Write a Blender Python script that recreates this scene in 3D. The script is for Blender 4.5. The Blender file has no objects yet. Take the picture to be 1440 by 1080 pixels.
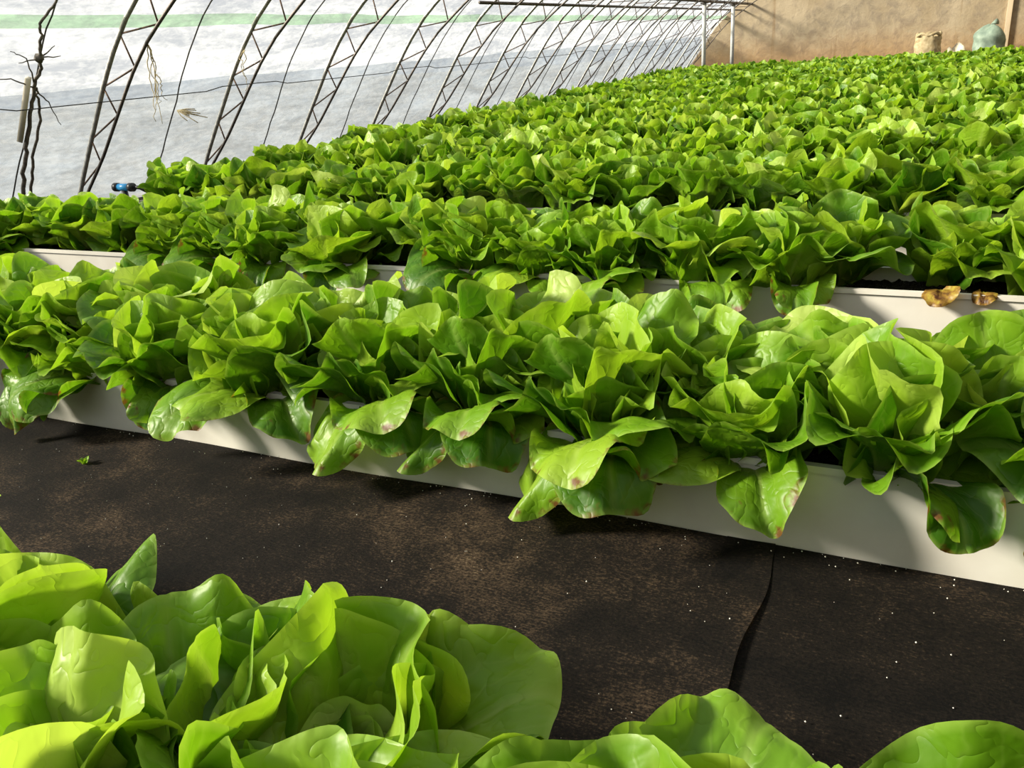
import bpy, bmesh, math, random
import numpy as np
from mathutils import Matrix, Vector

# ------------------------------------------------------------------ camera, sky, sun, exposure
scn = bpy.context.scene
C = scn.collection
CAM_H = 0.85
cam_d = bpy.data.cameras.new('camera'); cam = bpy.data.objects.new('camera', cam_d); C.objects.link(cam)
cam_d.sensor_width = 36.0; cam_d.lens = 1180.0 / 1440.0 * 36.0
cam_d.clip_start = 0.02; cam_d.clip_end = 200
R_ = [[0.90170964, 0.09969521, -0.4206906], [0.42659961, -0.36323331, 0.82829604], [-0.07023169, -0.92634898, -0.37006092]]
cam.matrix_world = Matrix(((R_[0][0], -R_[0][1], -R_[0][2], 0), (R_[1][0], -R_[1][1], -R_[1][2], 0), (R_[2][0], -R_[2][1], -R_[2][2], CAM_H), (0, 0, 0, 1)))
scn.camera = cam

world = bpy.data.worlds.new('sky'); scn.world = world; world.use_nodes = True
bg = world.node_tree.nodes['Background']
bg.inputs[0].default_value = (0.80, 0.88, 1.0, 1); bg.inputs[1].default_value = 0.55

sun_d = bpy.data.lights.new('sun', 'SUN'); sun = bpy.data.objects.new('sun', sun_d); C.objects.link(sun)
sun_d.energy = 14.0; sun_d.angle = math.radians(10.0); sun_d.color = (1.0, 0.91, 0.74)
sun.rotation_euler = Vector((0.80, 0.40, -0.46)).to_track_quat('-Z', 'Y').to_euler()
sun.location = (-8, -5, 6)

scn.view_settings.view_transform = 'Standard'; scn.view_settings.look = 'None'
scn.view_settings.gamma = 1.0; scn.view_settings.use_curve_mapping = False
scn.view_settings.exposure = 0.45
cy = scn.cycles
cy.max_bounces = 5; cy.diffuse_bounces = 2; cy.glossy_bounces = 2; cy.transmission_bounces = 4; cy.transparent_max_bounces = 8
cy.caustics_reflective = False; cy.caustics_refractive = False

# ------------------------------------------------------------------ helpers
ORD = ['', 'first', 'second', 'third', 'fourth', 'fifth', 'sixth', 'seventh', 'eighth', 'ninth', 'tenth', 'eleventh', 'twelfth', 'thirteenth', 'fourteenth', 'fifteenth']
rng = np.random.default_rng(7)
PI = math.pi

def tag(o, label=None, cat=None, group=None, kind=None):
    if label: o['label'] = label
    if cat: o['category'] = cat
    if group: o['group'] = group
    if kind: o['kind'] = kind
    return o

def mesh_obj(name, me, mat=None, parent=None, smooth=False):
    if mat is not None and len(me.materials) == 0: me.materials.append(mat)
    if smooth: me.polygons.foreach_set('use_smooth', np.ones(len(me.polygons), bool))
    o = bpy.data.objects.new(name, me); C.objects.link(o)
    if parent is not None: o.parent = parent
    return o

def mesh_from(name, V, F, mat=None):
    me = bpy.data.meshes.new(name); me.from_pydata([tuple(v) for v in V], [], [tuple(f) for f in F]); me.update()
    if mat is not None: me.materials.append(mat)
    return me

def empty(name, loc=(0, 0, 0), rz=0, s=1.0):
    o = bpy.data.objects.new(name, None); C.objects.link(o); o.empty_display_size = 0.05
    o.location = loc; o.rotation_euler = (0, 0, rz); o.scale = (s, s, s); return o

def box_geo(x0, x1, y0, y1, z0, z1):
    V = [(x0, y0, z0), (x1, y0, z0), (x1, y1, z0), (x0, y1, z0), (x0, y0, z1), (x1, y0, z1), (x1, y1, z1), (x0, y1, z1)]
    F = [(0, 3, 2, 1), (4, 5, 6, 7), (0, 1, 5, 4), (1, 2, 6, 5), (2, 3, 7, 6), (3, 0, 4, 7)]
    return V, F

def tube_geo(P, rad, n=8, closed_caps=True):
    P = np.asarray(P, float); m = len(P)
    rad = np.broadcast_to(np.asarray(rad, float), (m,))
    T = np.gradient(P, axis=0); T /= np.linalg.norm(T, axis=1)[:, None] + 1e-12
    ref = np.array([0, 1.0, 0]) if abs(T[0][1]) < .8 else np.array([1.0, 0, 0])
    V = []
    N = ref - T[0] * (ref @ T[0]); N /= np.linalg.norm(N)
    for i in range(m):
        N = N - T[i] * (N @ T[i]); N /= np.linalg.norm(N) + 1e-12
        B = np.cross(T[i], N)
        for k in range(n):
            a = 2 * PI * k / n
            V.append(P[i] + rad[i] * (math.cos(a) * N + math.sin(a) * B))
    F = [(i * n + k, i * n + (k + 1) % n, (i + 1) * n + (k + 1) % n, (i + 1) * n + k) for i in range(m - 1) for k in range(n)]
    if closed_caps:
        F.append(tuple(range(n - 1, -1, -1))); F.append(tuple((m - 1) * n + k for k in range(n)))
    return V, F

def join_geo(parts):
    V, F = [], []
    for v, f in parts:
        b = len(V); V += list(v); F += [tuple(i + b for i in q) for q in f]
    return V, F

def tube(name, P, rad, mat, parent=None, n=8):
    return mesh_obj(name, mesh_from(name, *tube_geo(P, rad, n)), mat, parent, smooth=True)

# ------------------------------------------------------------------ materials
def new_mat(name):
    m = bpy.data.materials.new(name); m.use_nodes = True; nt = m.node_tree; nt.nodes.clear()
    out = nt.nodes.new('ShaderNodeOutputMaterial'); return m, nt, out

def N(nt, t, **kw):
    n = nt.nodes.new(t)
    for k, v in kw.items():
        if k.startswith('i_'):
            key = k[2:]
            key = int(key) if key.isdigit() else key.replace('_', ' ')
            n.inputs[key].default_value = v
        else: setattr(n, k, v)
    return n

def math_n(nt, op, a, b=None, clamp=False):
    n = nt.nodes.new('ShaderNodeMath'); n.operation = op; n.use_clamp = clamp
    for i, x in enumerate((a, b)):
        if x is None: continue
        if isinstance(x, (int, float)): n.inputs[i].default_value = x
        else: nt.links.new(x, n.inputs[i])
    return n.outputs[0]

def mix_c(nt, fac, a, b, blend='MIX'):
    n = nt.nodes.new('ShaderNodeMix'); n.data_type = 'RGBA'; n.blend_type = blend; n.clamp_factor = True
    for i, x in ((0, fac), (6, a), (7, b)):
        if isinstance(x, (int, float)): n.inputs[i].default_value = x
        elif isinstance(x, tuple): n.inputs[i].default_value = x if len(x) == 4 else x + (1,)
        else: nt.links.new(x, n.inputs[i])
    return n.outputs[2]

def ramp(nt, fac, stops):
    n = nt.nodes.new('ShaderNodeValToRGB'); nt.links.new(fac, n.inputs[0])
    e = n.color_ramp.elements
    while len(e) < len(stops): e.new(0.5)
    for k, (p, c) in enumerate(stops):
        e[k].position = p; e[k].color = c if len(c) == 4 else c + (1,)
    return n.outputs[0]

def noise(nt, vec, scale, detail=4, rough=.55, dist=0.0):
    n = N(nt, 'ShaderNodeTexNoise'); n.inputs['Scale'].default_value = scale; n.inputs['Detail'].default_value = detail
    n.inputs['Roughness'].default_value = rough; n.inputs['Distortion'].default_value = dist
    if vec is not None: nt.links.new(vec, n.inputs['Vector'])
    return n.outputs['Fac']

def obj_co(nt, scale=(1, 1, 1)):
    tc = N(nt, 'ShaderNodeTexCoord'); mp = N(nt, 'ShaderNodeMapping'); mp.inputs['Scale'].default_value = scale
    nt.links.new(tc.outputs['Object'], mp.inputs['Vector']); return mp.outputs['Vector']

def world_co(nt, scale=(1, 1, 1)):
    g = N(nt, 'ShaderNodeNewGeometry'); mp = N(nt, 'ShaderNodeMapping'); mp.inputs['Scale'].default_value = scale
    nt.links.new(g.outputs['Position'], mp.inputs['Vector']); return mp.outputs['Vector']

def bump(nt, h, strength, dist, prev=None):
    b = N(nt, 'ShaderNodeBump'); b.inputs['Strength'].default_value = strength; b.inputs['Distance'].default_value = dist
    nt.links.new(h, b.inputs['Height'])
    if prev is not None: nt.links.new(prev, b.inputs['Normal'])
    return b.outputs['Normal']

def principled(nt, out, col=None, rough=.5, nrm=None, metal=0.0, spec=.5):
    p = N(nt, 'ShaderNodeBsdfPrincipled')
    p.inputs['Roughness'].default_value = rough if isinstance(rough, (int, float)) else .5
    if not isinstance(rough, (int, float)): nt.links.new(rough, p.inputs['Roughness'])
    p.inputs['Metallic'].default_value = metal; p.inputs['Specular IOR Level'].default_value = spec
    if isinstance(col, tuple): p.inputs['Base Color'].default_value = col + (1,)
    elif col is not None: nt.links.new(col, p.inputs['Base Color'])
    if nrm is not None: nt.links.new(nrm, p.inputs['Normal'])
    if out is not None: nt.links.new(p.outputs[0], out.inputs[0])
    return p

def mat_leaf(name, brown=0.0, tone=0.0, withered=False):
    m, nt, out = new_mat(name)
    uv = N(nt, 'ShaderNodeUVMap'); sep = N(nt, 'ShaderNodeSeparateXYZ'); nt.links.new(uv.outputs[0], sep.inputs[0])
    u, r = sep.outputs[0], sep.outputs[1]            # u across the fan 0..1, r from the base 0..1
    at = N(nt, 'ShaderNodeAttribute'); at.attribute_name = 'rnd'; rnd = at.outputs['Fac']
    oi = N(nt, 'ShaderNodeObjectInfo')
    co = obj_co(nt)
    big = noise(nt, co, 9, 2)
    fine = noise(nt, co, 70, 2, .6)
    v = math_n(nt, 'ADD', math_n(nt, 'MULTIPLY', big, .55), math_n(nt, 'MULTIPLY', rnd, .55))
    v = math_n(nt, 'ADD', v, math_n(nt, 'MULTIPLY', math_n(nt, 'SUBTRACT', oi.outputs['Random'], .5), .25))
    v = math_n(nt, 'ADD', v, tone)
    col = ramp(nt, v, [(.20, (.050, .155, .006)), (.45, (.148, .312, .011)), (.70, (.295, .465, .029)), (.95, (.48, .62, .15))])
    # pale towards the base and the midrib
    pale = (.52, .62, .20)
    base_f = math_n(nt, 'SUBTRACT', 1.0, math_n(nt, 'MULTIPLY', r, 2.6), True)
    col = mix_c(nt, math_n(nt, 'MULTIPLY', base_f, .75), col, pale)
    au = math_n(nt, 'ABSOLUTE', math_n(nt, 'SUBTRACT', u, .5))
    mid = math_n(nt, 'SUBTRACT', 1.0, math_n(nt, 'MULTIPLY', au, 34.0), True)
    mid = math_n(nt, 'MULTIPLY', mid, math_n(nt, 'SUBTRACT', 1.15, r, True))
    # fan veins, wandering with noise
    wv = math_n(nt, 'ADD', math_n(nt, 'MULTIPLY', u, 15.0), math_n(nt, 'MULTIPLY', math_n(nt, 'SUBTRACT', noise(nt, co, 22, 2), .5), 1.8))
    pp = N(nt, 'ShaderNodeMath'); pp.operation = 'PINGPONG'; nt.links.new(wv, pp.inputs[0]); pp.inputs[1].default_value = .5
    vein = math_n(nt, 'SUBTRACT', 1.0, math_n(nt, 'MULTIPLY', pp.outputs[0], 9.0), True)
    vein = math_n(nt, 'MULTIPLY', vein, math_n(nt, 'SUBTRACT', 1.0, math_n(nt, 'MULTIPLY', r, .75)))
    vv = math_n(nt, 'MAXIMUM', math_n(nt, 'MULTIPLY', mid, .55), math_n(nt, 'MULTIPLY', vein, .16))
    col = mix_c(nt, vv, col, pale)
    rim = math_n(nt, 'MULTIPLY', math_n(nt, 'SUBTRACT', r, .955, True), 22.0, True)
    col = mix_c(nt, math_n(nt, 'MULTIPLY', rim, .35), col, (.42, .58, .12))
    if brown > 0:
        en = noise(nt, co, 34, 3)
        bm_ = math_n(nt, 'ADD', math_n(nt, 'MULTIPLY', math_n(nt, 'SUBTRACT', r, .90), 9.0), math_n(nt, 'MULTIPLY', math_n(nt, 'SUBTRACT', en, .62), 7.0))
        bm_ = math_n(nt, 'MULTIPLY', math_n(nt, 'ADD', bm_, 0.0, True), brown, True)
        col = mix_c(nt, bm_, col, (.16, .075, .018))
    if withered:
        wn = noise(nt, co, 45, 4)
        col = ramp(nt, wn, [(.36, (.08, .03, .012)), (.52, (.34, .20, .04)), (.70, (.52, .44, .07))])
    pil = math_n(nt, 'ABSOLUTE', math_n(nt, 'SUBTRACT', noise(nt, co, 30, 1.5, .5, .4), .5))
    h = math_n(nt, 'SUBTRACT', math_n(nt, 'POWER', pil, .6), math_n(nt, 'MULTIPLY', math_n(nt, 'MAXIMUM', mid, math_n(nt, 'MULTIPLY', vein, .5)), .25))
    nrm = bump(nt, h, .42, .010)
    nrm = bump(nt, fine, .16, .0025, nrm)
    p = principled(nt, None, col, .43, nrm, 0, .38)
    tcol = mix_c(nt, 1.0, col, (1.18, 1.08, .30), 'MULTIPLY')
    tcol = mix_c(nt, .55, tcol, mix_c(nt, 1.0, col, (1.3, 1.35, .8), 'MULTIPLY'))
    tr = N(nt, 'ShaderNodeBsdfTranslucent'); nt.links.new(tcol, tr.inputs[0]); nt.links.new(nrm, tr.inputs['Normal'])
    mx = N(nt, 'ShaderNodeMixShader'); mx.inputs[0].default_value = .43
    nt.links.new(p.outputs[0], mx.inputs[1]); nt.links.new(tr.outputs[0], mx.inputs[2]); nt.links.new(mx.outputs[0], out.inputs[0])
    return m

M_LEAF = mat_leaf('lettuce_leaf')
M_LEAF_OLD = mat_leaf('lettuce_leaf_browned', brown=1.0, tone=-.06)
M_DEAD = mat_leaf('withered_leaf', withered=True)

def mat_film(name, tint, transp, dust):
    m, nt, out = new_mat(name)
    co = world_co(nt, (1.6, .30, 1.6)); co2 = world_co(nt, (1, .4, 1))
    n1 = noise(nt, co, 3.2, 6, .65, .6); n2 = noise(nt, co2, 26, 5, .7, .5)
    d = math_n(nt, 'ADD', math_n(nt, 'MULTIPLY', n1, .6), math_n(nt, 'MULTIPLY', n2, .4))
    dk = ramp(nt, d, [(.40, tuple(x * .45 for x in tint)), (.60, tint)])
    tr = N(nt, 'ShaderNodeBsdfTranslucent'); nt.links.new(dk, tr.inputs[0])
    df = principled(nt, None, dk, .28, None, 0, .45)
    nrm = bump(nt, n1, .5, .03); nrm = bump(nt, n2, .25, .006, nrm)
    nt.links.new(nrm, df.inputs['Normal']); nt.links.new(nrm, tr.inputs['Normal'])
    m1 = N(nt, 'ShaderNodeMixShader'); m1.inputs[0].default_value = .22
    nt.links.new(tr.outputs[0], m1.inputs[1]); nt.links.new(df.outputs[0], m1.inputs[2])
    tp = N(nt, 'ShaderNodeBsdfTransparent'); tp.inputs[0].default_value = (.97, .98, .98, 1)
    fac = ramp(nt, d, [(.35, (1 - transp,) * 3), (.65, (1 - transp + dust,) * 3)])
    m2 = N(nt, 'ShaderNodeMixShader'); nt.links.new(fac, m2.inputs[0]); nt.links.new(tp.outputs[0], m2.inputs[1]); nt.links.new(m1.outputs[0], m2.inputs[2])
    nt.links.new(m2.outputs[0], out.inputs[0]); return m

M_FILM = mat_film('greenhouse_film', (.42, .43, .44), .62, .22)
M_SKIRT = mat_film('skirt_film', (.15, .19, .25), .56, .26)
M_BAND = mat_film('green_hem', (.22, .36, .24), .30, .1)

def mat_simple(name, c1, c2, scale=8, rough=.6, b=0.0, bd=.004, metal=0, spec=.4, lo=.35, hi=.65, vec=(1, 1, 1)):
    m, nt, out = new_mat(name); co = obj_co(nt, vec); n = noise(nt, co, scale, 5)
    col = ramp(nt, n, [(lo, c1), (hi, c2)])
    principled(nt, out, col, rough, bump(nt, n, b, bd) if b else None, metal, spec); return m

M_TROUGH = mat_simple('white_plastic', (.66, .63, .57), (.76, .74, .69), 5, .36, .05, .002, spec=.45)
M_STEEL = mat_simple('galvanised_steel', (.26, .25, .23), (.50, .49, .46), 30, .42, .1, .001, .7)
M_RUSTY = mat_simple('rusty_rod', (.045, .030, .022), (.13, .075, .045), 40, .7, .2, .001, .3)
M_DARKSTEEL = mat_simple('dark_steel', (.05, .045, .04), (.12, .10, .09), 30, .5, .1, .001, .5)
M_POST = mat_simple('grey_post_paint', (.42, .44, .44), (.55, .56, .55), 12, .5)
M_ROPE = mat_simple('dark_cord', (.02, .02, .018), (.06, .055, .05), 60, .8)
M_WIRE = mat_simple('black_wire', (.012, .012, .012), (.03, .03, .03), 20, .5)
M_STRAW = mat_simple('dry_stem', (.26, .20, .10), (.55, .47, .28), 40, .8)
M_BARK = mat_simple('grey_vine_bark', (.05, .045, .04), (.16, .14, .12), 50, .85, .3, .002)
M_BOARD = mat_simple('pale_board', (.50, .46, .36), (.66, .62, .52), 14, .7, .1, .002, vec=(1, 1, .2))
M_SACK_TAN = mat_simple('tan_woven_sack', (.30, .23, .12), (.50, .42, .26), 14, .75, .3, .01)
M_SACK_GREEN = mat_simple('green_woven_sack', (.15, .21, .17), (.25, .33, .26), 9, .6, .3, .01)
M_RAG = mat_simple('pale_cloth', (.55, .47, .34), (.72, .66, .52), 10, .8, .3, .01)
M_BLUE = mat_simple('blue_plastic', (.02, .22, .55), (.06, .38, .75), 10, .3)
M_BLACKPL = mat_simple('black_plastic', (.012, .012, .014), (.03, .03, .032), 10, .35)
M_PIPE = mat_simple('brown_pipe', (.10, .055, .045), (.17, .10, .085), 12, .5)
M_TIMBER = mat_simple('pale_timber', (.58, .46, .30), (.70, .58, .42), 10, .7, .1, .004, vec=(1, 1, .1))
M_PERLITE = mat_simple('perlite', (.62, .60, .54), (.80, .78, .72), 30, .8)

def mat_ground(name, dust):
    m, nt, out = new_mat(name)
    co = world_co(nt); cs = world_co(nt, (1.0, 1.35, 1))
    big = noise(nt, cs, 1.7, 4, .6, .4); mid = noise(nt, co, 9, 6, .7, .3); 
    rot = N(nt, 'ShaderNodeMapping'); rot.inputs['Rotation'].default_value = (0, 0, .5); rot.inputs['Scale'].default_value = (60, 300, 1); nt.links.new(co, rot.inputs['Vector'])
    weave = noise(nt, rot.outputs[0], 1.0, 3, .6)
    gr = noise(nt, co, 210, 3, .7)
    d = math_n(nt, 'ADD', math_n(nt, 'MULTIPLY', big, .55), math_n(nt, 'MULTIPLY', mid, .30))
    d = math_n(nt, 'ADD', d, math_n(nt, 'MULTIPLY', weave, .28))
    d = math_n(nt, 'ADD', d, math_n(nt, 'MULTIPLY', math_n(nt, 'SUBTRACT', gr, .5), .42))
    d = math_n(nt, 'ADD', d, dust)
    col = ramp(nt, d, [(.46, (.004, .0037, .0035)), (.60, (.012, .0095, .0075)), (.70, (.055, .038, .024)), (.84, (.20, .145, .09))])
    # reddish brown dust kept in streaks along the trough foot
    nrm = bump(nt, weave, .5, .003); nrm = bump(nt, gr, .5, .002, nrm)
    principled(nt, out, col, .9, nrm, 0, .10); return m
M_GROUND = mat_ground('dusty_black_fabric', -.025)
M_GROUND_LIT = mat_ground('dusty_sunlit_fabric', .02)  # same dusty fabric, with the sunlit side's brighter brown put into the colour

def mat_soil():
    m, nt, out = new_mat('dark_potting_soil'); co = world_co(nt)
    a = noise(nt, co, 120, 4, .7); vor = N(nt, 'ShaderNodeTexVoronoi'); vor.inputs['Scale'].default_value = 170; nt.links.new(co, vor.inputs['Vector'])
    col = ramp(nt, a, [(.35, (.006, .005, .004)), (.7, (.035, .026, .019))])
    spk = math_n(nt, 'LESS_THAN', vor.outputs['Distance'], .17)
    col = mix_c(nt, math_n(nt, 'MULTIPLY', spk, .35), col, (.55, .52, .46))
    principled(nt, out, col, .9, bump(nt, a, .9, .01), 0, .2); return m
M_SOIL = mat_soil()

def mat_earth():
    m, nt, out = new_mat('outside_earth'); n = noise(nt, world_co(nt), 1.2, 5)
    principled(nt, out, ramp(nt, n, [(.3, (.11, .115, .12)), (.7, (.20, .205, .21))]), .9); return m
M_EARTH = mat_earth()

def mat_wall():
    m, nt, out = new_mat('stained_mud_plaster')
    co = world_co(nt); n1 = noise(nt, co, .75, 6, .62, .5); n2 = noise(nt, co, 4.5, 6, .7, .3)
    vs = world_co(nt, (2.6, 1, .22)); n3 = noise(nt, vs, 1.2, 4, .6, .2)
    sep = N(nt, 'ShaderNodeSeparateXYZ'); nt.links.new(world_co(nt), sep.inputs[0])
    z = sep.outputs[2]
    col = ramp(nt, n1, [(.30, (.29, .225, .14)), (.52, (.41, .335, .23)), (.74, (.50, .42, .30))])
    low_tint = math_n(nt, 'SUBTRACT', 1.0, math_n(nt, 'MULTIPLY', math_n(nt, 'ADD', z, math_n(nt, 'MULTIPLY', math_n(nt, 'SUBTRACT', n2, .5), -1.1)), 1.35), True)
    col = mix_c(nt, math_n(nt, 'MULTIPLY', low_tint, .8), col, (.42, .235, .09))  # more orange towards the bottom, boundary broken up by noise
    gray = ramp(nt, n2, [(.47, (0, 0, 0)), (.66, (1, 1, 1))])
    col = mix_c(nt, math_n(nt, 'MULTIPLY', gray, .55), col, (.20, .17, .14))
    st = ramp(nt, n3, [(.60, (0, 0, 0)), (.70, (1, 1, 1))])
    col = mix_c(nt, math_n(nt, 'MULTIPLY', st, .55), col, (.20, .11, .035))
    principled(nt, out, col, .9, bump(nt, n2, .5, .03), 0, .15); return m
M_WALL = mat_wall()

# ------------------------------------------------------------------ the setting: floor, walls, film, roof
PROF = np.array([(-5.34, 0), (-5.14, .3), (-4.87, .68), (-4.74, .86), (-4.57, 1.06), (-4.32, 1.29), (-3.75, 1.66), (-3.0, 2.0), (-2, 2.3), (-.8, 2.52), (.6, 2.66), (2.0, 2.72)])
def catmull(P, n):
    P = np.asarray(P, float); d = np.r_[0, np.cumsum(np.linalg.norm(np.diff(P, axis=0), axis=1))]
    out = []
    Q = np.vstack([2 * P[0] - P[1], P, 2 * P[-1] - P[-2]])
    for s in np.linspace(0, d[-1], n):
        i = min(np.searchsorted(d, s, 'right') - 1, len(P) - 2); t = (s - d[i]) / (d[i + 1] - d[i])
        p0, p1, p2, p3 = Q[i], Q[i + 1], Q[i + 2], Q[i + 3]
        out.append(.5 * ((2 * p1) + (-p0 + p2) * t + (2 * p0 - 5 * p1 + 4 * p2 - p3) * t * t + (-p0 + 3 * p1 - 3 * p2 + p3) * t ** 3))
    return np.array(out)
PF = catmull(PROF, 240)                              # fine profile from the foot to the ridge
PN = np.gradient(PF, axis=0); PN = np.stack([-PN[:, 1], PN[:, 0]], 1); PN /= np.linalg.norm(PN, axis=1)[:, None]   # outward normal (X,z)
PS = np.r_[0, np.cumsum(np.linalg.norm(np.diff(PF, axis=0), axis=1))]
def prof_at_z(z, off=0.0):
    i = int(np.argmin(abs(PF[:150, 1] - z))); return PF[i] + PN[i] * off
Y_END, Y_BACK = 21.0, -7.0
T0, TSP = 4.0, 1.17

V, F = box_geo(-30, 20, -20, 40, -.06, 0)
g = mesh_obj('floor', mesh_from('floor', V, F), M_GROUND); tag(g, 'black woven ground cover dusted with brown soil', kind='structure')
def plan(name, x0, x1, y0, y1, z, mat):
    o = mesh_obj(name, mesh_from(name, *box_geo(x0, x1, y0, y1, z - .03, z)), mat); return o
o = plan('trim_1', -30, -5.36, -20, 40, .006, M_EARTH); tag(o, 'bare pale earth outside the film', kind='structure')

def film_sheet(name, s0, s1, off, mat, y0, y1, ny, label, bulge=.012):
    idx = [i for i in range(len(PF)) if s0 <= PS[i] <= s1]
    ys = np.linspace(y0, y1, ny); Vv = []
    r = np.random.default_rng(3); ph = r.uniform(0, 6.28, 24); fx = r.uniform(1, 14, 24); fy = r.uniform(.5, 5, 24)
    for y in ys:
        c = abs(math.sin(PI * (y - T0) / TSP))       # tight over the trusses, slack between them
        for i in idx:
            w = sum(math.sin(fx[k] * PS[i] + fy[k] * y + ph[k]) for k in range(8)) * .0022
            q = PF[i] + PN[i] * (off + w - bulge * c); Vv.append((q[0], y, q[1]))
    m = len(idx)
    Ff = [(a * m + b, a * m + b + 1, (a + 1) * m + b + 1, (a + 1) * m + b) for a in range(ny - 1) for b in range(m - 1)]
    o = mesh_obj(name, mesh_from(name, Vv, Ff), mat, smooth=True); tag(o, label, kind='structure'); return o
def s_at_z(z): return PS[int(np.argmin(abs(PF[:150, 1] - z)))]
film_sheet('wall_left', 0, 99, .055, M_FILM, Y_BACK, Y_END + .25, 220, 'dusty translucent plastic film stretched over the arched trusses')
film_sheet('trim_2', s_at_z(.0), s_at_z(.785), .085, M_SKIRT, Y_BACK, Y_END + .2, 220, 'bluish second film skirt along the foot of the film wall', .02)
film_sheet('trim_3', s_at_z(1.115), s_at_z(1.195), .038, M_BAND, Y_BACK, Y_END + .2, 220, 'pale green hem strip running along the film')

def gable(name, y0, y1, label):
    prof = [(p[0] - .10, p[1] + .0) for p in PF[::8]] + [(PF[-1][0], PF[-1][1])]
    poly = [(prof[0][0], -.05)] + prof + [(3.4, 2.2), (3.4, -.05)]
    n = len(poly); Vv = [(x, y0, z) for x, z in poly] + [(x, y1, z) for x, z in poly]
    Ff = [tuple(range(n)), tuple(range(2 * n - 1, n - 1, -1))] + [(i, (i + 1) % n + 0, (i + 1) % n + n, i + n) for i in range(n)]
    me = mesh_from(name, Vv, Ff); bm = bmesh.new(); bm.from_mesh(me); bmesh.ops.recalc_face_normals(bm, faces=bm.faces); bm.to_mesh(me); bm.free()
    o = mesh_obj(name, me, M_WALL); tag(o, label, kind='structure'); return o
gable('wall_end', Y_END, Y_END + .35, 'stained tan mud-plastered end wall cut to the arch of the film')
gable('wall_back', Y_BACK - .35, Y_BACK, 'tan mud-plastered end wall behind the beds')
o = mesh_obj('wall_right', mesh_from('wall_right', *box_geo(3.2, 3.55, Y_BACK, Y_END, -.05, 2.2)), M_WALL); tag(o, 'tan mud-plastered long wall', kind='structure')
Vr = [(1.98, Y_BACK, 2.74), (1.98, Y_END, 2.74), (3.6, Y_END, 2.2), (3.6, Y_BACK, 2.2), (1.98, Y_BACK, 2.86), (1.98, Y_END, 2.86), (3.6, Y_END, 2.32), (3.6, Y_BACK, 2.32)]
o = mesh_obj('ceiling', mesh_from('ceiling', Vr, [(0, 1, 2, 3), (7, 6, 5, 4), (0, 4, 5, 1), (1, 5, 6, 2), (2, 6, 7, 3), (3, 7, 4, 0)]), M_TIMBER); tag(o, 'boarded rear roof slope', kind='structure')
o = mesh_obj('trim_4', mesh_from('trim_4', *box_geo(1.13, 1.22, Y_END - .06, Y_END, 0, 2.55)), M_TIMBER); tag(o, 'pale upright timber against the end wall', kind='structure')

# ------------------------------------------------------------------ trusses
def build_truss():
    root = empty('arched_truss', (0, T0, 0))
    depth = np.interp(PS, [0, .12, .5, 1.0, 1.6, 9], [.02, .045, .12, .17, .20, .22])
    Po = np.stack([PF[:, 0], np.zeros(len(PF)), PF[:, 1]], 1)
    Pi = Po - np.stack([PN[:, 0] * depth, np.zeros(len(PF)), PN[:, 1] * depth], 1)
    sel = list(range(0, len(PF), 4)) + [len(PF) - 1]
    tube('outer_chord', Po[sel], .0155, M_STEEL, root, 10)
    tube('inner_chord', Pi[sel], .0105, M_DARKSTEEL, root, 8)
    step = .30; s = .10; k = 0; outer = True
    def at(P, s): return np.array([np.interp(s, PS, P[:, a]) for a in range(3)])
    pts = []
    while s < PS[-1] - .1:
        pts.append(at(Po if not outer else Pi, s)); s += .10 if outer else .29; outer = not outer
        k += 1
    for a, b in zip(pts[:-1], pts[1:]):
        tube('web_bar', [a, (a + b) / 2, b], .0058, M_RUSTY, root, 6)
    f = box_geo(PROF[0][0] - .10, PROF[0][0] + .12, -.10, .10, -.02, .035)
    mesh_obj('footing', mesh_from('footing', *f), M_EARTH, root)
    return root
def copy_thing(root, loc=None, rz=None, s=None):
    r = root.copy(); C.objects.link(r)
    if loc is not None: r.location = loc
    if rz is not None: r.rotation_euler = (0, 0, rz)
    if s is not None: r.scale = s if isinstance(s, tuple) else (s, s, s)
    for ch in root.children:
        c = ch.copy(); C.objects.link(c); c.parent = r
    return r
truss = build_truss()
def truss_label(k):
    if k == 0: return 'steel lattice truss hung with dry vines, foot beside the blue pipe connector'
    if k < 0: return 'curved steel lattice truss, %s before the vine-hung truss, away from the end wall' % ORD[-k]
    return 'curved steel lattice truss, %s after the vine-hung truss towards the end wall' % ORD[k]
tag(truss, truss_label(0), 'truss')
for k in range(-4, 15):
    if k == 0: continue
    t = copy_thing(truss, (0, T0 + k * TSP, 0)); tag(t, truss_label(k), 'truss', 'arched trusses along the film')

# cords pressed on the film between the trusses
for k in range(-3, 14):
    y = T0 + (k + .58) * TSP; r = np.random.default_rng(40 + k)
    P = []
    for i in range(2, 150, 3):
        q = PF[i] + PN[i] * .022; P.append((q[0], y + .018 * math.sin(PS[i] * 3 + k) + r.normal(0, .004), q[1]))
    o = tube('pressing_cord', P, .0048, M_ROPE, None, 6)
    tag(o, ('dark cord over the film just past the vine-hung truss, behind the straw tuft' if k == 0 else 'dark cord over the film, %s %s the cord by the straw tuft' % (ORD[abs(k)], 'after' if k > 0 else 'before')), 'cord', 'cords over the film')

# long wire tied from truss to truss, with a little sag in every bay
P = []
for k in range(-4, 14):
    for j in range(8):
        t = j / 8; y = T0 + (k + t) * TSP
        z = .84 + (.02 if k % 2 else -.01) * (1 - t) + (.02 if (k + 1) % 2 else -.01) * t - .07 * t * (1 - t)
        q = prof_at_z(z, -.165); P.append((q[0], y, q[1] - .0))
o = tube('tie_wire', P, .0035, M_WIRE, None, 6); tag(o, 'thin black wire tied along the trusses', 'wire')

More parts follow.
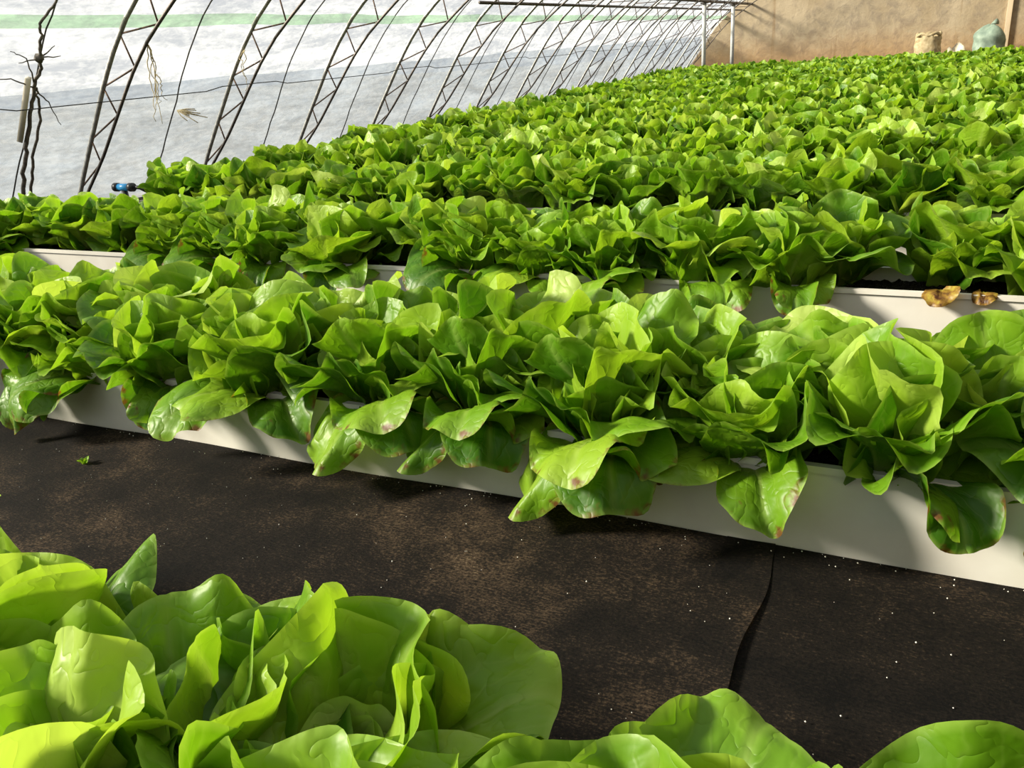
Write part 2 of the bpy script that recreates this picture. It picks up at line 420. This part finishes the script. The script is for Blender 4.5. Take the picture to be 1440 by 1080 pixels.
# posts and purlins near the end wall
def post(y, lab):
    root = empty('support_post', (-3.92, y, 0))
    zt = 1.36
    tube('pole', [(0, 0, 0), (0, 0, .7), (0, 0, zt)], .038, M_POST, root, 14)
    mesh_obj('head_plate', mesh_from('head_plate', *box_geo(-.06, .06, -.06, .06, zt, zt + .02)), M_DARKSTEEL, root)
    tag(root, lab, 'post', 'posts under the purlin'); return root
post(16.5, 'pale grey steel post under the purlin, farther from the end wall')
post(19.0, 'pale grey steel post under the purlin, nearer the end wall')
o = tube('purlin', [(-3.92, y, 1.405) for y in (8.0, 12, 16, 20.99)], .026, M_DARKSTEEL); tag(o, 'dark steel purlin resting on the two grey posts', 'beam')
o = tube('purlin', [(-4.10, y, 1.29) for y in (8.0, 12, 16, 20.99)], .016, M_DARKSTEEL); tag(o, 'thin steel purlin beside the posts, just under the thicker one', 'beam')

# ------------------------------------------------------------------ lettuce
def leaf_geo(r, L, wid, th0, th1, pw, cup0, cup1, ruf, blis, nr, na, amax=1.22, az=0.0, base=.012, z0=0.0, twist=0.0, tilt=0.0):
    rr = np.linspace(0.0, 1, nr + 1)[1:] ** .85; aa = np.linspace(-1, 1, na + 1); aa = amax * np.sign(aa) * abs(aa) ** 1.08
    Rg, Ag = np.meshgrid(rr, aa, indexing='ij')
    ph = r.uniform(0, 6.28, 12)
    lob = 1 + .030 * np.sin(2.7 * Ag + ph[0]) + .022 * np.sin(6.3 * Ag + ph[1]) + .011 * np.sin(12 * Ag + ph[2])
    Rad = L * np.maximum(np.cos(Ag / amax * 1.555), .0) ** .42 * lob
    s = Rg * Rad * np.cos(Ag); x = Rg * Rad * np.sin(Ag) * wid
    t = np.linspace(0, L * 1.12, 60); th = th0 + (th1 - th0) * np.clip(t / L, 0, 1.2) ** pw
    dt = t[1] - t[0]; dd = np.r_[0, np.cumsum(np.sin(th[:-1]) * dt)]; zz = np.r_[0, np.cumsum(np.cos(th[:-1]) * dt)]
    d = np.interp(s, t, dd); z = np.interp(s, t, zz); ths = np.interp(s, t, th)
    c = cup0 + (cup1 - cup0) * np.clip(s / L, 0, 1); c = np.where(abs(c) < .3, .3, c)
    phi = np.clip(x * c, -2.4, 2.4); xx = np.sin(phi) / c; nn = (1 - np.cos(phi)) / c
    k1, k2 = r.uniform(3.0, 5.5), r.uniform(8, 11.5)
    ru = ruf * Rg ** 3.0 * np.sin(k1 * Ag + ph[3]) + ruf * .62 * Rg ** 5 * np.sin(k2 * Ag + ph[4]) + (ruf * .22 * Rg ** 8 * np.sin(1.9 * k2 * Ag + ph[6]) if na > 26 else 0)
    S = s / .02; X_ = x / .02
    bl = np.zeros_like(s)
    for q in range(5):
        an = r.uniform(0, 6.28); fr = r.uniform(.8, 2.4)
        bl += 1.4 * abs(np.sin(.6 * fr * (S * math.cos(an) + X_ * math.sin(an)) + r.uniform(0, 6.28))) - .9
    nn = nn + ru + blis * bl * np.clip(Rg * 2, 0, 1) * .45 - .0035 * np.exp(-(x / .006) ** 2)
    D = d + nn * (-np.cos(ths)); Z = z + nn * np.sin(ths); Lx = xx
    Lx, D = Lx * math.cos(twist) - (D) * math.sin(twist) * .6, D + Lx * math.sin(twist) * .6
    Z = Z + Lx * math.sin(tilt)
    D = D + base
    ca, sa = math.cos(az), math.sin(az)
    Xw = D * ca - Lx * sa; Yw = D * sa + Lx * ca
    V = np.stack([Xw, Yw, Z + z0], -1).reshape(-1, 3)
    wgt = np.clip(Rg.reshape(-1) * 1.3 - .25, 0, 1)[:, None]; dv = np.zeros_like(V)
    for q in range(5):                               # soft crumpling of the whole blade
        kv = r.normal(0, 1, 3); kv *= r.uniform(20, 46) / np.linalg.norm(kv)
        dv += np.sin(V @ kv + r.uniform(0, 6.28))[:, None] * r.normal(0, .0060, 3)
    V = V + dv * wgt * min(1, L / .15)
    b0 = np.array([[base * ca, base * sa, z0]]); V = np.vstack([b0, V])
    n1 = na + 1; F4 = []
    for i in range(nr - 1):
        for j in range(na): F4.append((1 + i * n1 + j, 1 + i * n1 + j + 1, 1 + (i + 1) * n1 + j + 1, 1 + (i + 1) * n1 + j))
    F3 = [(0, 1 + j + 1, 1 + j) for j in range(na)]
    F3 = [(0, b, a) if False else (0, a, b) for (_, a, b) in F3]
    UV = np.vstack([[[.5, 0]], np.stack([(Ag / amax + 1) / 2, Rg], -1).reshape(-1, 2)])
    return V, F4, F3, UV

_tc = {}
def topo(nr, na):
    if (nr, na) not in _tc:
        n1 = na + 1
        q = np.array([(1 + i * n1 + j, 1 + i * n1 + j + 1, 1 + (i + 1) * n1 + j + 1, 1 + (i + 1) * n1 + j) for i in range(nr - 1) for j in range(na)])
        t = np.array([(0, 1 + j, 1 + j + 1) for j in range(na)])[:, [0, 2, 1]]
        _tc[(nr, na)] = (q, t)
    return _tc[(nr, na)]

def leaf_mesh(name, V, F4, F3, UV, rnd, mat):
    me = bpy.data.meshes.new(name); me.from_pydata([tuple(v) for v in V], [], F3 + F4); 
    uvl = me.uv_layers.new(name='UVMap'); li = np.empty(len(me.loops), np.int32); me.loops.foreach_get('vertex_index', li)
    uvl.data.foreach_set('uv', UV[li].astype(np.float32).ravel())
    at = me.attributes.new('rnd', 'FLOAT', 'POINT'); at.data.foreach_set('value', np.full(len(V), rnd, np.float32))
    me.materials.append(mat); me.polygons.foreach_set('use_smooth', np.ones(len(me.polygons), bool)); me.update(); return me

def head_spec(r, style):
    """list of leaf parameters from the heart to the drooping rim leaves; az in radians, 0 = +X, -pi/2 = towards the path"""
    out = []
    a0 = r.uniform(0, 6.28); U = r.uniform
    n_in, n_mid, n_out = (6, 9, 9) if style != 'far' else (5, 10, 8)
    for k in range(n_in):
        out.append(dict(L=U(.105, .15), wid=U(.75, 1.0), th0=U(.02, .2), th1=U(-.35, .5), pw=1.4, cup0=12, cup1=U(4, 11), ruf=U(.004, .011), az=a0 + k * 2.399, base=.010, rnd=U(.5, 1.0), twist=U(-.3, .3)))
    for k in range(n_mid):
        out.append(dict(L=U(.165, .225), wid=U(.84, 1.12), th0=U(.14, .42), th1=U(-.15, 1.25), pw=U(1.2, 2.8), cup0=U(5, 10), cup1=U(-2, 7), ruf=U(.012, .030), az=a0 + .7 + k * 6.283 / n_mid + U(-.3, .3), base=.018, rnd=U(.2, 1.0), twist=U(-.5, .5)))
    for k in range(n_out):
        out.append(dict(L=U(.175, .235), wid=U(.82, 1.12), th0=U(.50, .85), th1=U(.4, 2.2), pw=U(1.1, 2.4), cup0=U(5, 9), cup1=U(-3, 6), ruf=U(.014, .034), az=a0 + .3 + k * 6.283 / n_out + U(-.3, .3), base=.024, rnd=U(.05, .7), twist=U(-.5, .5)))
    if style == 'far':
        for sp in out: sp['L'] *= .92; sp['ruf'] *= 1.3
    if style == 'rim':
        for k in range(int(r.integers(2, 5))):
            out.append(dict(L=U(.17, .25), wid=U(.55, .95), th0=U(.70, .95), th1=U(2.1, 3.1), pw=U(.8, 1.4), cup0=U(4, 9), cup1=U(-9, 5), ruf=U(.010, .026), az=-PI / 2 + U(-1.0, 1.0), base=.03, rnd=U(.1, .6), twist=U(-.8, .8), old=True))
    return out

def make_proto(seed, style, nr, na):
    r = np.random.default_rng(seed); lst = []
    for k, sp in enumerate(head_spec(r, style)):
        V, F4, F3, UV = leaf_geo(r, sp['L'], sp['wid'], sp['th0'], sp['th1'], sp['pw'], sp['cup0'], sp['cup1'], sp['ruf'], .0036 if style != 'far' else .002, nr, na, az=sp['az'], base=sp['base'], twist=sp.get('twist', 0), tilt=r.uniform(-.3, .3))
        lst.append((V, UV, sp['rnd'], bool(sp.get('old'))))
    return lst

def proto_meshes(lst, nr, na):
    q, t = topo(nr, na); F3 = [tuple(x) for x in t]; F4 = [tuple(x) for x in q]
    return [leaf_mesh('leaf', V, F4, F3, UV, rnd, M_LEAF_OLD if old else M_LEAF) for V, UV, rnd, old in lst]

HI, MD, LO = (22, 58), (13, 34), (7, 14)
P_HI = [proto_meshes(make_proto(100 + k, 'std', *HI), *HI) for k in range(5)]
P_RIM = [proto_meshes(make_proto(200 + k, 'rim', 16, 44), 16, 44) for k in range(6)]
P_MD = [proto_meshes(make_proto(300 + k, 'std', *MD), *MD) for k in range(6)]
LO_RAW = [make_proto(400 + k, 'far', *LO) for k in range(6)]
P_LO = [proto_meshes(l, *LO) for l in LO_RAW]

def place_head(meshes, loc, rz, s, label, group, tiltx=0.0, tilty=0.0):
    root = bpy.data.objects.new('lettuce', None); root.empty_display_size = .03; C.objects.link(root)
    root.location = loc; root.rotation_euler = (tiltx, tilty, rz); root.scale = s if isinstance(s, tuple) else (s, s, s)
    for me in meshes:
        o = bpy.data.objects.new('leaf', me); C.objects.link(o); o.parent = root
    tag(root, label, 'lettuce', group); return root

# ------------------------------------------------------------------ beds
TW, TH = .25, .17                                    # trough width and height
PITCH, YA = 1.09, 1.33
X0, X1 = -4.22, 2.0
SOIL_Z = .135

def trough_meshes():
    w = .007; lip = .006
    sec = [(0, TH - .004), (0, 0), (TW, 0), (TW, TH - .004), (TW - w, TH - .004), (TW - w, w), (w, w), (w, TH - .004)]
    n = len(sec); V = [(X0, y, z) for y, z in sec] + [(X1, y, z) for y, z in sec]
    F = [(i, i + n, (i + 1) % n + n, (i + 1) % n) for i in range(n)]
    bmv = mesh_from('channel', V, F)
    parts = [(V, F), box_geo(X0 - .006, X0 + .003, 0, TW, 0, TH - .004), box_geo(X1 - .003, X1 + .006, 0, TW, 0, TH - .004)]
    me = mesh_from('channel', *join_geo(parts)); bm = bmesh.new(); bm.from_mesh(me); bmesh.ops.recalc_face_normals(bm, faces=bm.faces); bm.to_mesh(me); bm.free(); me.materials.append(M_TROUGH)
    nx, ny = 620, 14; r = np.random.default_rng(5)
    xs = np.linspace(X0 + .008, X1 - .008, nx); ys = np.linspace(.008, TW - .008, ny)
    Z = SOIL_Z + r.normal(0, .0035, (nx, ny)) + .005 * np.sin(xs * 9)[:, None]
    SV = [(xs[i], ys[j], Z[i, j]) for i in range(nx) for j in range(ny)]
    SF = [(i * ny + j, (i + 1) * ny + j, (i + 1) * ny + j + 1, i * ny + j + 1) for i in range(nx - 1) for j in range(ny - 1)]
    sm = mesh_from('soil', SV, SF, M_SOIL)
    rims = []
    for ya, yb_ in ((-lip, w + .001), (TW - w - .001, TW + lip)):
        rm = mesh_from('rim', *box_geo(X0 - .007, X1 + .007, ya, yb_, TH - .013, TH), M_TROUGH); rims.append(rm)
    return me, sm, rims
ME_CH, ME_SOIL, ME_RIM = trough_meshes()
NBED = 14                                            # beds 1..14 past the path, bed 0 on the near side of it
for b in range(0, NBED + 1):
    y = YA + (b - 1) * PITCH
    root = empty('planting_trough', (0, y, 0))
    for nm, me in (('channel', ME_CH), ('soil', ME_SOIL)):
        o = bpy.data.objects.new(nm, me); C.objects.link(o); o.parent = root
        if nm == 'channel':
            for me_r in ME_RIM:
                q_ = bpy.data.objects.new('rim', me_r); C.objects.link(q_); q_.parent = o
    if b == 0: lab = 'white planting trough across the dark fabric path, hidden under lettuces'
    elif b == 1: lab = 'long white planting trough standing right beside the dark fabric path'
    else: lab = 'long white planting trough, %s one from the dark fabric path' % ORD[b]
    tag(root, lab, 'trough', 'white planting troughs')

r = np.random.default_rng(11)
heads = []                                           # (distance, bed, row, x, y)
SP = .27
for b in range(0, NBED + 1):
    yb = YA + (b - 1) * PITCH
    for row in (0, 1):
        x = X0 + .12 + (SP / 2 if row else 0)
        if b == 0 and row == 1:
            for xx, yy in ((-1.62, .43), (-1.36, .44), (-1.10, .43), (-.86, .44), (-.63, .43), (-.45, .475), (-.10, .43), (.14, .44), (.40, .44)):
                heads.append((math.hypot(math.hypot(xx, yy), .5), b, row, xx, yy))
            continue
        if b == 0: x = -1.75 + (.12 if row else 0)
        if b == 1: x = -4.05 + (.14 if row else .02)
        while x < X1 - .1:
            xx = x + r.normal(0, .018); yy = yb + (.062 if row == 0 else .19) + r.normal(0, .008)
            x += SP
            if b == 2 and row == 0 and (-.07 < xx < .30 or -1.86 < xx < -1.60 or -3.55 < xx < -3.0): continue
            if b == 2 and row == 1 and .00 < xx < .28: yy += .04
            if b == 3 and xx < -3.98: continue
            if b == 0 and xx > .75: continue
            # only what the camera or a step to the side can see
            if xx > .45 + .075 * yy + .5 and b > 0: continue
            if b == 1 and xx < -3.2: continue
            heads.append((math.hypot(math.hypot(xx, yy), .5), b, row, xx, yy))
heads.sort()
near, rest = heads[:300], heads[300:]
print('lettuces', len(heads), 'rest', len(rest))

ONES = ['', 'first', 'second', 'third', 'fourth', 'fifth', 'sixth', 'seventh', 'eighth', 'ninth', 'tenth', 'eleventh', 'twelfth', 'thirteenth', 'fourteenth', 'fifteenth', 'sixteenth', 'seventeenth', 'eighteenth', 'nineteenth']
def ordw(n): return ONES[n] if n < 20 else ('twentieth' if n == 20 else 'twenty-' + ONES[n - 20] if n < 30 else 'thirtieth')
RANK = {}
for b_ in range(NBED + 1):
    for row_ in (0, 1):
        xs_ = sorted(h[3] for h in heads if h[1] == b_ and h[2] == row_)
        mark = -.175 if b_ < 2 else .12              # the cloth seam, or the bare soil gap of the second trough
        for i_, x_ in enumerate(xs_):
            if b_ < 3:
                n_ = sum(1 for q_ in xs_ if x_ <= q_ < mark) if x_ < mark else sum(1 for q_ in xs_ if mark <= q_ <= x_)
                RANK[(b_, row_, x_)] = (n_, 'towards the film' if x_ < mark else 'away from the film')
            else: RANK[(b_, row_, x_)] = (i_ + 1, '')
def head_label(b, row, x):
    n_, d_ = RANK[(b, row, x)]
    side = 'path-side row' if row == 0 else 'back row'
    if b == 0:
        side = 'outer row' if row == 0 else 'row nearest it'
        return 'lettuce across the path, %s, %s from cloth seam %s' % (side, ordw(n_), d_), 'lettuces across the path'
    if b == 1: return ('lettuce spilling over the rim beside the path, %s from cloth seam %s' if row == 0 else 'lettuce in back row of trough beside path, %s from seam %s') % (ordw(n_), d_), 'lettuces in the first trough'
    if b == 2: return 'lettuce in %s of second trough, %s from bare soil gap %s' % (side, ordw(n_), d_), 'lettuces in the second trough'
    return 'lettuce in %s of %s trough, %s from the film end' % (side, ORD[b], ordw(n_)), 'lettuces in the %s trough' % ORD[b]

for n, (dist, b, row, x, y) in enumerate(near):
    lab, grp = head_label(b, row, x)
    s = r.uniform(.95, 1.16); rz = r.uniform(0, 6.28)
    if b == 0: ms = P_HI[n % 5]; s *= .97
    elif b <= 2 and row == 0: ms = P_RIM[int(r.integers(6))]; rz = r.normal(0, .25); s = r.uniform(.98, 1.15)
    elif b <= 3: ms = P_MD[int(r.integers(6))]; s = r.uniform(1.0, 1.15)
    else: ms = P_LO[int(r.integers(6))]
    place_head(ms, (x, y, SOIL_Z - .004), rz, (s, s, s * r.uniform(1.0, 1.15)), lab, grp, r.normal(0, .07), r.normal(0, .07))

# the remaining far lettuces as one object
q, t = topo(*LO); VV, Q, T, UU, RR = [], [], [], [], []; off = 0
for (dist, b, row, x, y) in rest:
    lst = LO_RAW[int(r.integers(6))]; s = r.uniform(.95, 1.2); a = r.uniform(0, 6.28); ca, sa = math.cos(a) * s, math.sin(a) * s
    for V, UV, rnd, old in lst:
        W = np.stack([V[:, 0] * ca - V[:, 1] * sa + x, V[:, 0] * sa + V[:, 1] * ca + y, V[:, 2] * s + SOIL_Z], 1)
        VV.append(W); Q.append(q + off); T.append(t + off); UU.append(UV); RR.append(np.full(len(V), rnd)); off += len(V)
if VV:
    VV = np.vstack(VV); T = np.vstack(T); Q = np.vstack(Q); UU = np.vstack(UU); RR = np.concatenate(RR)
    me = bpy.data.meshes.new('far_lettuce_rows'); nt_, nq = len(T), len(Q)
    me.vertices.add(len(VV)); me.vertices.foreach_set('co', VV.astype(np.float32).ravel())
    me.loops.add(nt_ * 3 + nq * 4); li = np.concatenate([T.ravel(), Q.ravel()]).astype(np.int32); me.loops.foreach_set('vertex_index', li)
    me.polygons.add(nt_ + nq); me.polygons.foreach_set('loop_start', np.concatenate([np.arange(nt_) * 3, nt_ * 3 + np.arange(nq) * 4]).astype(np.int32))
    me.update(calc_edges=True)
    uvl = me.uv_layers.new(name='UVMap'); uvl.data.foreach_set('uv', UU[li].astype(np.float32).ravel())
    at = me.attributes.new('rnd', 'FLOAT', 'POINT'); at.data.foreach_set('value', RR.astype(np.float32))
    o = mesh_obj('far_lettuce_rows', me, M_LEAF, smooth=True); tag(o, 'dense far rows of green lettuce reaching towards the end wall', 'lettuce', kind='stuff')

# ------------------------------------------------------------------ path: two overlapping sheets of ground cloth
def cloth(name, x0, x1, y0, y1, zt, edge_side, seed, label):
    rr = np.random.default_rng(seed); nx, ny = 60, 40; ph = rr.uniform(0, 6.28, 6)
    V = []
    for i in range(nx + 1):
        for j in range(ny + 1):
            y = y0 + (y1 - y0) * j / ny; u = i / nx
            x = x0 + (x1 - x0) * u
            wob = .006 * math.sin(y * 9 + ph[0]) + .004 * math.sin(y * 23 + ph[1])
            if edge_side == 'right': x += wob * u
            z = zt + .003 * math.sin(x * 7 + y * 4 + ph[2]) * math.sin(y * 11 + ph[3])
            if edge_side == 'right' and u > .985: z += .002 * (u - .985) / .015
            V.append((x, y, z))
    m = ny + 1; nv = len(V)
    V += [(a, b_, -.002) for a, b_, c_ in V]
    F = [(i * m + j, (i + 1) * m + j, (i + 1) * m + j + 1, i * m + j + 1) for i in range(nx) for j in range(ny)]
    ring = [i * m for i in range(nx + 1)] + [nx * m + j for j in range(1, m)] + [i * m + ny for i in range(nx - 1, -1, -1)] + [j for j in range(ny - 1, 0, -1)]
    F += [(ring[k], ring[k] + nv, ring[(k + 1) % len(ring)] + nv, ring[(k + 1) % len(ring)]) for k in range(len(ring))]
    o = mesh_obj(name, mesh_from(name, V, F), M_GROUND_LIT if edge_side == 'right' else M_GROUND, smooth=False); tag(o, label, 'ground cloth'); return o
cloth('ground_cloth', -4.2, -.175, .50, 1.325, .0075, 'right', 1, 'dusty ground cloth with sunlit brown painted in, whose loose edge overlaps the next sheet')
cloth('ground_cloth', -.26, 2.0, .50, 1.325, .0045, 'left', 2, 'darker black ground cloth tucked under the loose edge of its neighbour')

# perlite crumbs scattered on the cloth
parts = []
rr = np.random.default_rng(21)
for k in range(420):
    x = rr.uniform(-2.6, .5); y = rr.uniform(.62, 1.31) if k % 3 else 1.325 - abs(rr.normal(0, .02)); s = rr.uniform(.0006, .0017)
    z = .010 if x < -.175 else .007
    parts.append(([(x + s * a, y + s * b_, z + s * c_) for a, b_, c_ in ((1, 0, 0), (-1, .3, 0), (0, 1, .2), (0, -1, 0), (.1, 0, 1.2), (0, 0, -1))],
                  [(0, 2, 4), (2, 1, 4), (1, 3, 4), (3, 0, 4), (2, 0, 5), (1, 2, 5), (3, 1, 5), (0, 3, 5)]))
o = mesh_obj('perlite_crumbs', mesh_from('perlite_crumbs', *join_geo(parts)), M_PERLITE); tag(o, 'tiny pale perlite crumbs scattered over the dark cloth', 'perlite', kind='stuff')

# small weed on the path
rr = np.random.default_rng(5); wroot = empty('weed_seedling', (-1.737, 1.15, .009))
for k in range(5):
    V, F4, F3, UV = leaf_geo(rr, rr.uniform(.018, .028), .5, .5, 1.1, 1.5, 20, 5, .001, .0, 6, 8, az=k * 1.3 + .4, base=.001)
    mesh_obj('leaf', leaf_mesh('leaf', V, F4, F3, UV, .6, M_LEAF), None, wroot)
tag(wroot, 'tiny green weed seedling sprouting from the dark cloth', 'weed')

# withered leaves lying over the rim of the second trough
for (x, lab, L, sd) in ((.065, 'yellow and brown withered leaf hanging over the white trough rim', .088, 3), (.165, 'small orange-brown shrivelled leaf on the white trough rim', .06, 4)):
    rr = np.random.default_rng(sd)
    V, F4, F3, UV = leaf_geo(rr, L, .95, 1.2, 2.9, .9, 10, -16, .010, .004, 12, 18, az=-PI / 2, base=0)
    V = V * np.array([1, 1, 1])
    o = mesh_obj('withered_leaf', leaf_mesh('withered_leaf', V, F4, F3, UV, .5, M_DEAD)); o.location = (x, YA + PITCH + .022, TH + .003)
    tag(o, lab, 'leaf')

# ------------------------------------------------------------------ things along the film
def film_pt(y, z, off=-.0): q = prof_at_z(z, off); return np.array([q[0], y, q[1]])
def wobble(P, amp, seed, n=5):
    rr = np.random.default_rng(seed); P = np.asarray(P, float); out = []
    for a, b_ in zip(P[:-1], P[1:]):
        for j in range(n): out.append(a + (b_ - a) * j / n + rr.normal(0, amp, 3))
    out.append(P[-1]); return np.array(out)
vr = empty('dry_vine', film_pt(3.53, .02, -.03))
def vpart(name, pts, rad, seed, amp=.004, mat=M_BARK):
    o_ = np.array(vr.location); P = wobble([film_pt(y, z, off) - o_ for y, z, off in pts], amp, seed)
    return tube(name, P, np.linspace(rad[0], rad[1], len(P)), mat, vr, 7)
vpart('stem', [(3.53, .02, -.03), (3.53, .23, -.03), (3.50, .45, -.03), (3.49, .62, -.03), (3.48, .76, -.03), (3.48, .87, -.02), (3.50, .95, -.02), (3.475, 1.005, -.02), (3.45, 1.10, -.01), (3.43, 1.17, 0), (3.47, 1.27, 0), (3.5, 1.4, 0)], (.014, .006), 1)
vpart('stem', [(3.60, .05, -.02), (3.585, .3, -.02), (3.56, .5, -.02), (3.57, .66, -.02), (3.53, .78, -.02), (3.50, .86, -.02)], (.010, .007), 2)
for k, (y1, z1) in enumerate(((3.30, 1.02), (3.18, .90), (3.36, .98), (3.56, 1.05), (3.62, 1.01), (3.74, .62))):
    a = [(3.48, .88, -.02), (3.40, 1.0, -.01), (y1, z1, 0)] if k == 0 else ([(3.475, 1.005, -.02), (y1, z1, -.01)] if k in (2, 3, 4) else [(3.48, .86, -.02), ((3.48 + y1) / 2, (.87 + z1) / 2 + .01, -.01), (y1, z1, 0)])
    vpart('twig', a, (.005, .002), 10 + k, .003)
o = np.array(vr.location); kp = film_pt(3.475, 1.005, -.02) - o
bm = bmesh.new(); bmesh.ops.create_icosphere(bm, subdivisions=2, radius=.024)
for v in bm.verts: v.co = v.co * (1 + .3 * math.sin(v.co.x * 300 + v.co.z * 210)) + Vector(kp)
me = bpy.data.meshes.new('knot'); bm.to_mesh(me); bm.free(); mesh_obj('knot', me, M_BARK, vr, True)
tag(vr, 'crooked dry vine climbing the film with a knotted joint and bare twigs', 'vine')
pa, pb = film_pt(3.46, .55, -.012), film_pt(3.44, .90, -.012)
o = tube('wooden_stake', [pa, (pa + pb) / 2, pb], .022, M_BOARD, None, 4); tag(o, 'pale weathered stake leaning on the film beside the dry vine', 'stake')

# straw tuft poking through the film
tr_ = empty('straw_tuft', film_pt(4.70, .62, .0)); rr = np.random.default_rng(8)
for k in range(14):
    e = np.array([.22 + rr.normal(0, .04), -.03 + rr.normal(0, .025), -.035 + rr.normal(0, .03)]) * rr.uniform(.6, 1.0)
    tube('straw', [(0, 0, 0), e * .5 + rr.normal(0, .004, 3), e], .0035, M_STRAW, tr_, 5)
tag(tr_, 'tuft of yellow straw stuck on the film between two trusses', 'straw')

# dry tendrils hanging from the vine-hung truss and its neighbour
def tendril(x0, y, z0, z1, n, seed, label):
    root = empty('hanging_tendril', (x0, y, z0)); rr = np.random.default_rng(seed)
    for k in range(n):
        L = (z0 - z1) * rr.uniform(.6, 1.0); m = 14; P = [np.zeros(3)]
        for j in range(m): P.append(P[-1] + np.array([rr.normal(0, .010) - .002, rr.normal(0, .009), -L / m]))
        tube('strand', P, np.linspace(.0038, .0018, m + 1), M_STRAW, root, 5)
    tag(root, label, 'tendril', 'dry tendrils')
qi = prof_at_z(1.17, -.19)
tendril(qi[0] + .012, T0 + .012, qi[1], .56, 4, 1, 'long dry straw-coloured tendril hanging from the truss beside the pipe connector')
qi = prof_at_z(.85, -.165)
tendril(qi[0], T0 + .30, .86, .60, 2, 2, 'short thin tendril hanging from the tie wire between two trusses')
tendril(qi[0] + .02, T0 + TSP - .02, .98, .66, 2, 3, 'thin dry tendril tangled on the second truss past the pipe connector')

# irrigation pipe and blue connector at the film end of the third trough
pr = empty('irrigation_connector', (-4.33, 3.60, .0))
tube('riser', [(0, 0, .0), (0, 0, .10), (0, 0, .225)], .018, M_BLACKPL, pr, 10)
bj = tube('blue_joint', [(-.045, 0, .245), (0, 0, .245), (.05, 0, .245)], .021, M_BLUE, pr, 12)
tube('collar', [(-.075, 0, .245), (-.06, 0, .245), (-.045, 0, .245)], .026, M_BLACKPL, bj, 12)
tube('collar', [(.05, 0, .245), (.065, 0, .245), (.08, 0, .245)], .026, M_BLACKPL, bj, 12)
tube('inlet', [(.08, 0, .245), (.12, .01, .242), (.17, .03, .21)], .012, M_BLACKPL, pr, 8)
tag(pr, 'blue and black pipe connector at the film end of the third trough', 'connector')
o = tube('supply_pipe', [(-4.36, y, .06) for y in (-4, 0, 4, 8, 12, 16)], .045, M_PIPE, None, 14); tag(o, 'brown supply pipe lying along the film ends of the troughs', 'pipe')

# ------------------------------------------------------------------ sacks by the end wall
def sack(name, x, y, w, dpt, h, mat, seed, label, knot):
    root = empty(name, (x, y, 0)); rr = np.random.default_rng(seed); n, m = 28, 22; V = []
    ph = rr.uniform(0, 6.28, 8)
    for i in range(m + 1):
        t = i / m
        if knot: rad = math.sin(min(1, t * 6) * PI / 2) * (1.0 if t < .62 else max(.10, math.cos((t - .62) / .38 * PI / 2) ** .55))
        else: rad = math.sin(min(1, t * 6) * PI / 2) * (1.0 - .12 * max(0, t - .7) / .3 * (1 if t < .97 else 2))
        for k in range(n):
            a = 2 * PI * k / n
            f = 1 + .05 * math.sin(3 * a + ph[0] + t * 3) + .03 * math.sin(7 * a + ph[1] + 5 * t) + .03 * math.sin(t * 17 + ph[2] + a)
            if not knot and t > .8: f += .08 * math.sin(9 * a + ph[3])
            zz = h * t + (.05 * math.sin(4 * a + ph[4]) * max(0, t - .7) / .3 if not knot else .02 * math.sin(3 * a + ph[5]) * t)
            V.append((math.cos(a) * rad * f * w / 2, math.sin(a) * rad * f * dpt / 2, zz))
    F = [(i * n + k, i * n + (k + 1) % n, (i + 1) * n + (k + 1) % n, (i + 1) * n + k) for i in range(m) for k in range(n)]
    F.append(tuple(range(n - 1, -1, -1)))
    if knot: F.append(tuple(m * n + k for k in range(n)))
    else:
        b0 = len(V); V.append((0, 0, h * .86)); F += [(m * n + k, m * n + (k + 1) % n, b0) for k in range(n)]
    mesh_obj('bag', mesh_from('bag', V, F), mat, root, True)
    if knot:
        P = [(.02, 0, h - .03), (.05, -.02, h + .03), (.10, -.05, h + .05)]
        nk = tube('tied_neck', P, [.05, .035, .06], mat, root, 10); tube('tie_string', [(.045 + .045 * math.cos(a), -.01 + .045 * math.sin(a), h + .005) for a in np.linspace(0, 6.28, 14)], .008, M_ROPE, nk, 5)
    else:
        P = [(math.cos(a) * w * .43, math.sin(a) * dpt * .43, h + .005 + .022 * math.sin(5 * a)) for a in np.linspace(0, 6.28, 40)]
        tube('rolled_rim', P, .03, mat, root, 8)
    tag(root, label, 'sack'); return root
sack('woven_sack', -.24, 20.45, .50, .45, .52, M_SACK_TAN, 1, 'open tan woven sack with rolled rim against the end wall', False)
sack('woven_sack', .86, 20.45, .56, .5, .63, M_SACK_GREEN, 2, 'grey-green woven sack tied at the neck by the end wall', True)
rr = np.random.default_rng(9); V, F = [], []
n = 14
for i in range(n + 1):
    for j in range(n + 1):
        u, v = i / n - .5, j / n - .5; e = max(0, 1 - 4 * max(u * u, v * v))
        V.append((.28 + u * .42, 20.5 + v * .35, .01 + .25 * e ** .5 * (1 + .3 * math.sin(9 * u + 5 * v)) + abs(rr.normal(0, .012)) * e))
F = [(i * (n + 1) + j, (i + 1) * (n + 1) + j, (i + 1) * (n + 1) + j + 1, i * (n + 1) + j + 1) for i in range(n) for j in range(n)]
V2 = V + [(a, b_, 0) for a, b_, c_ in V]
o = mesh_obj('crumpled_cloth', mesh_from('crumpled_cloth', V, F), M_RAG, smooth=True); tag(o, 'crumpled pale cloth heaped between the tan and the green sack', 'cloth')
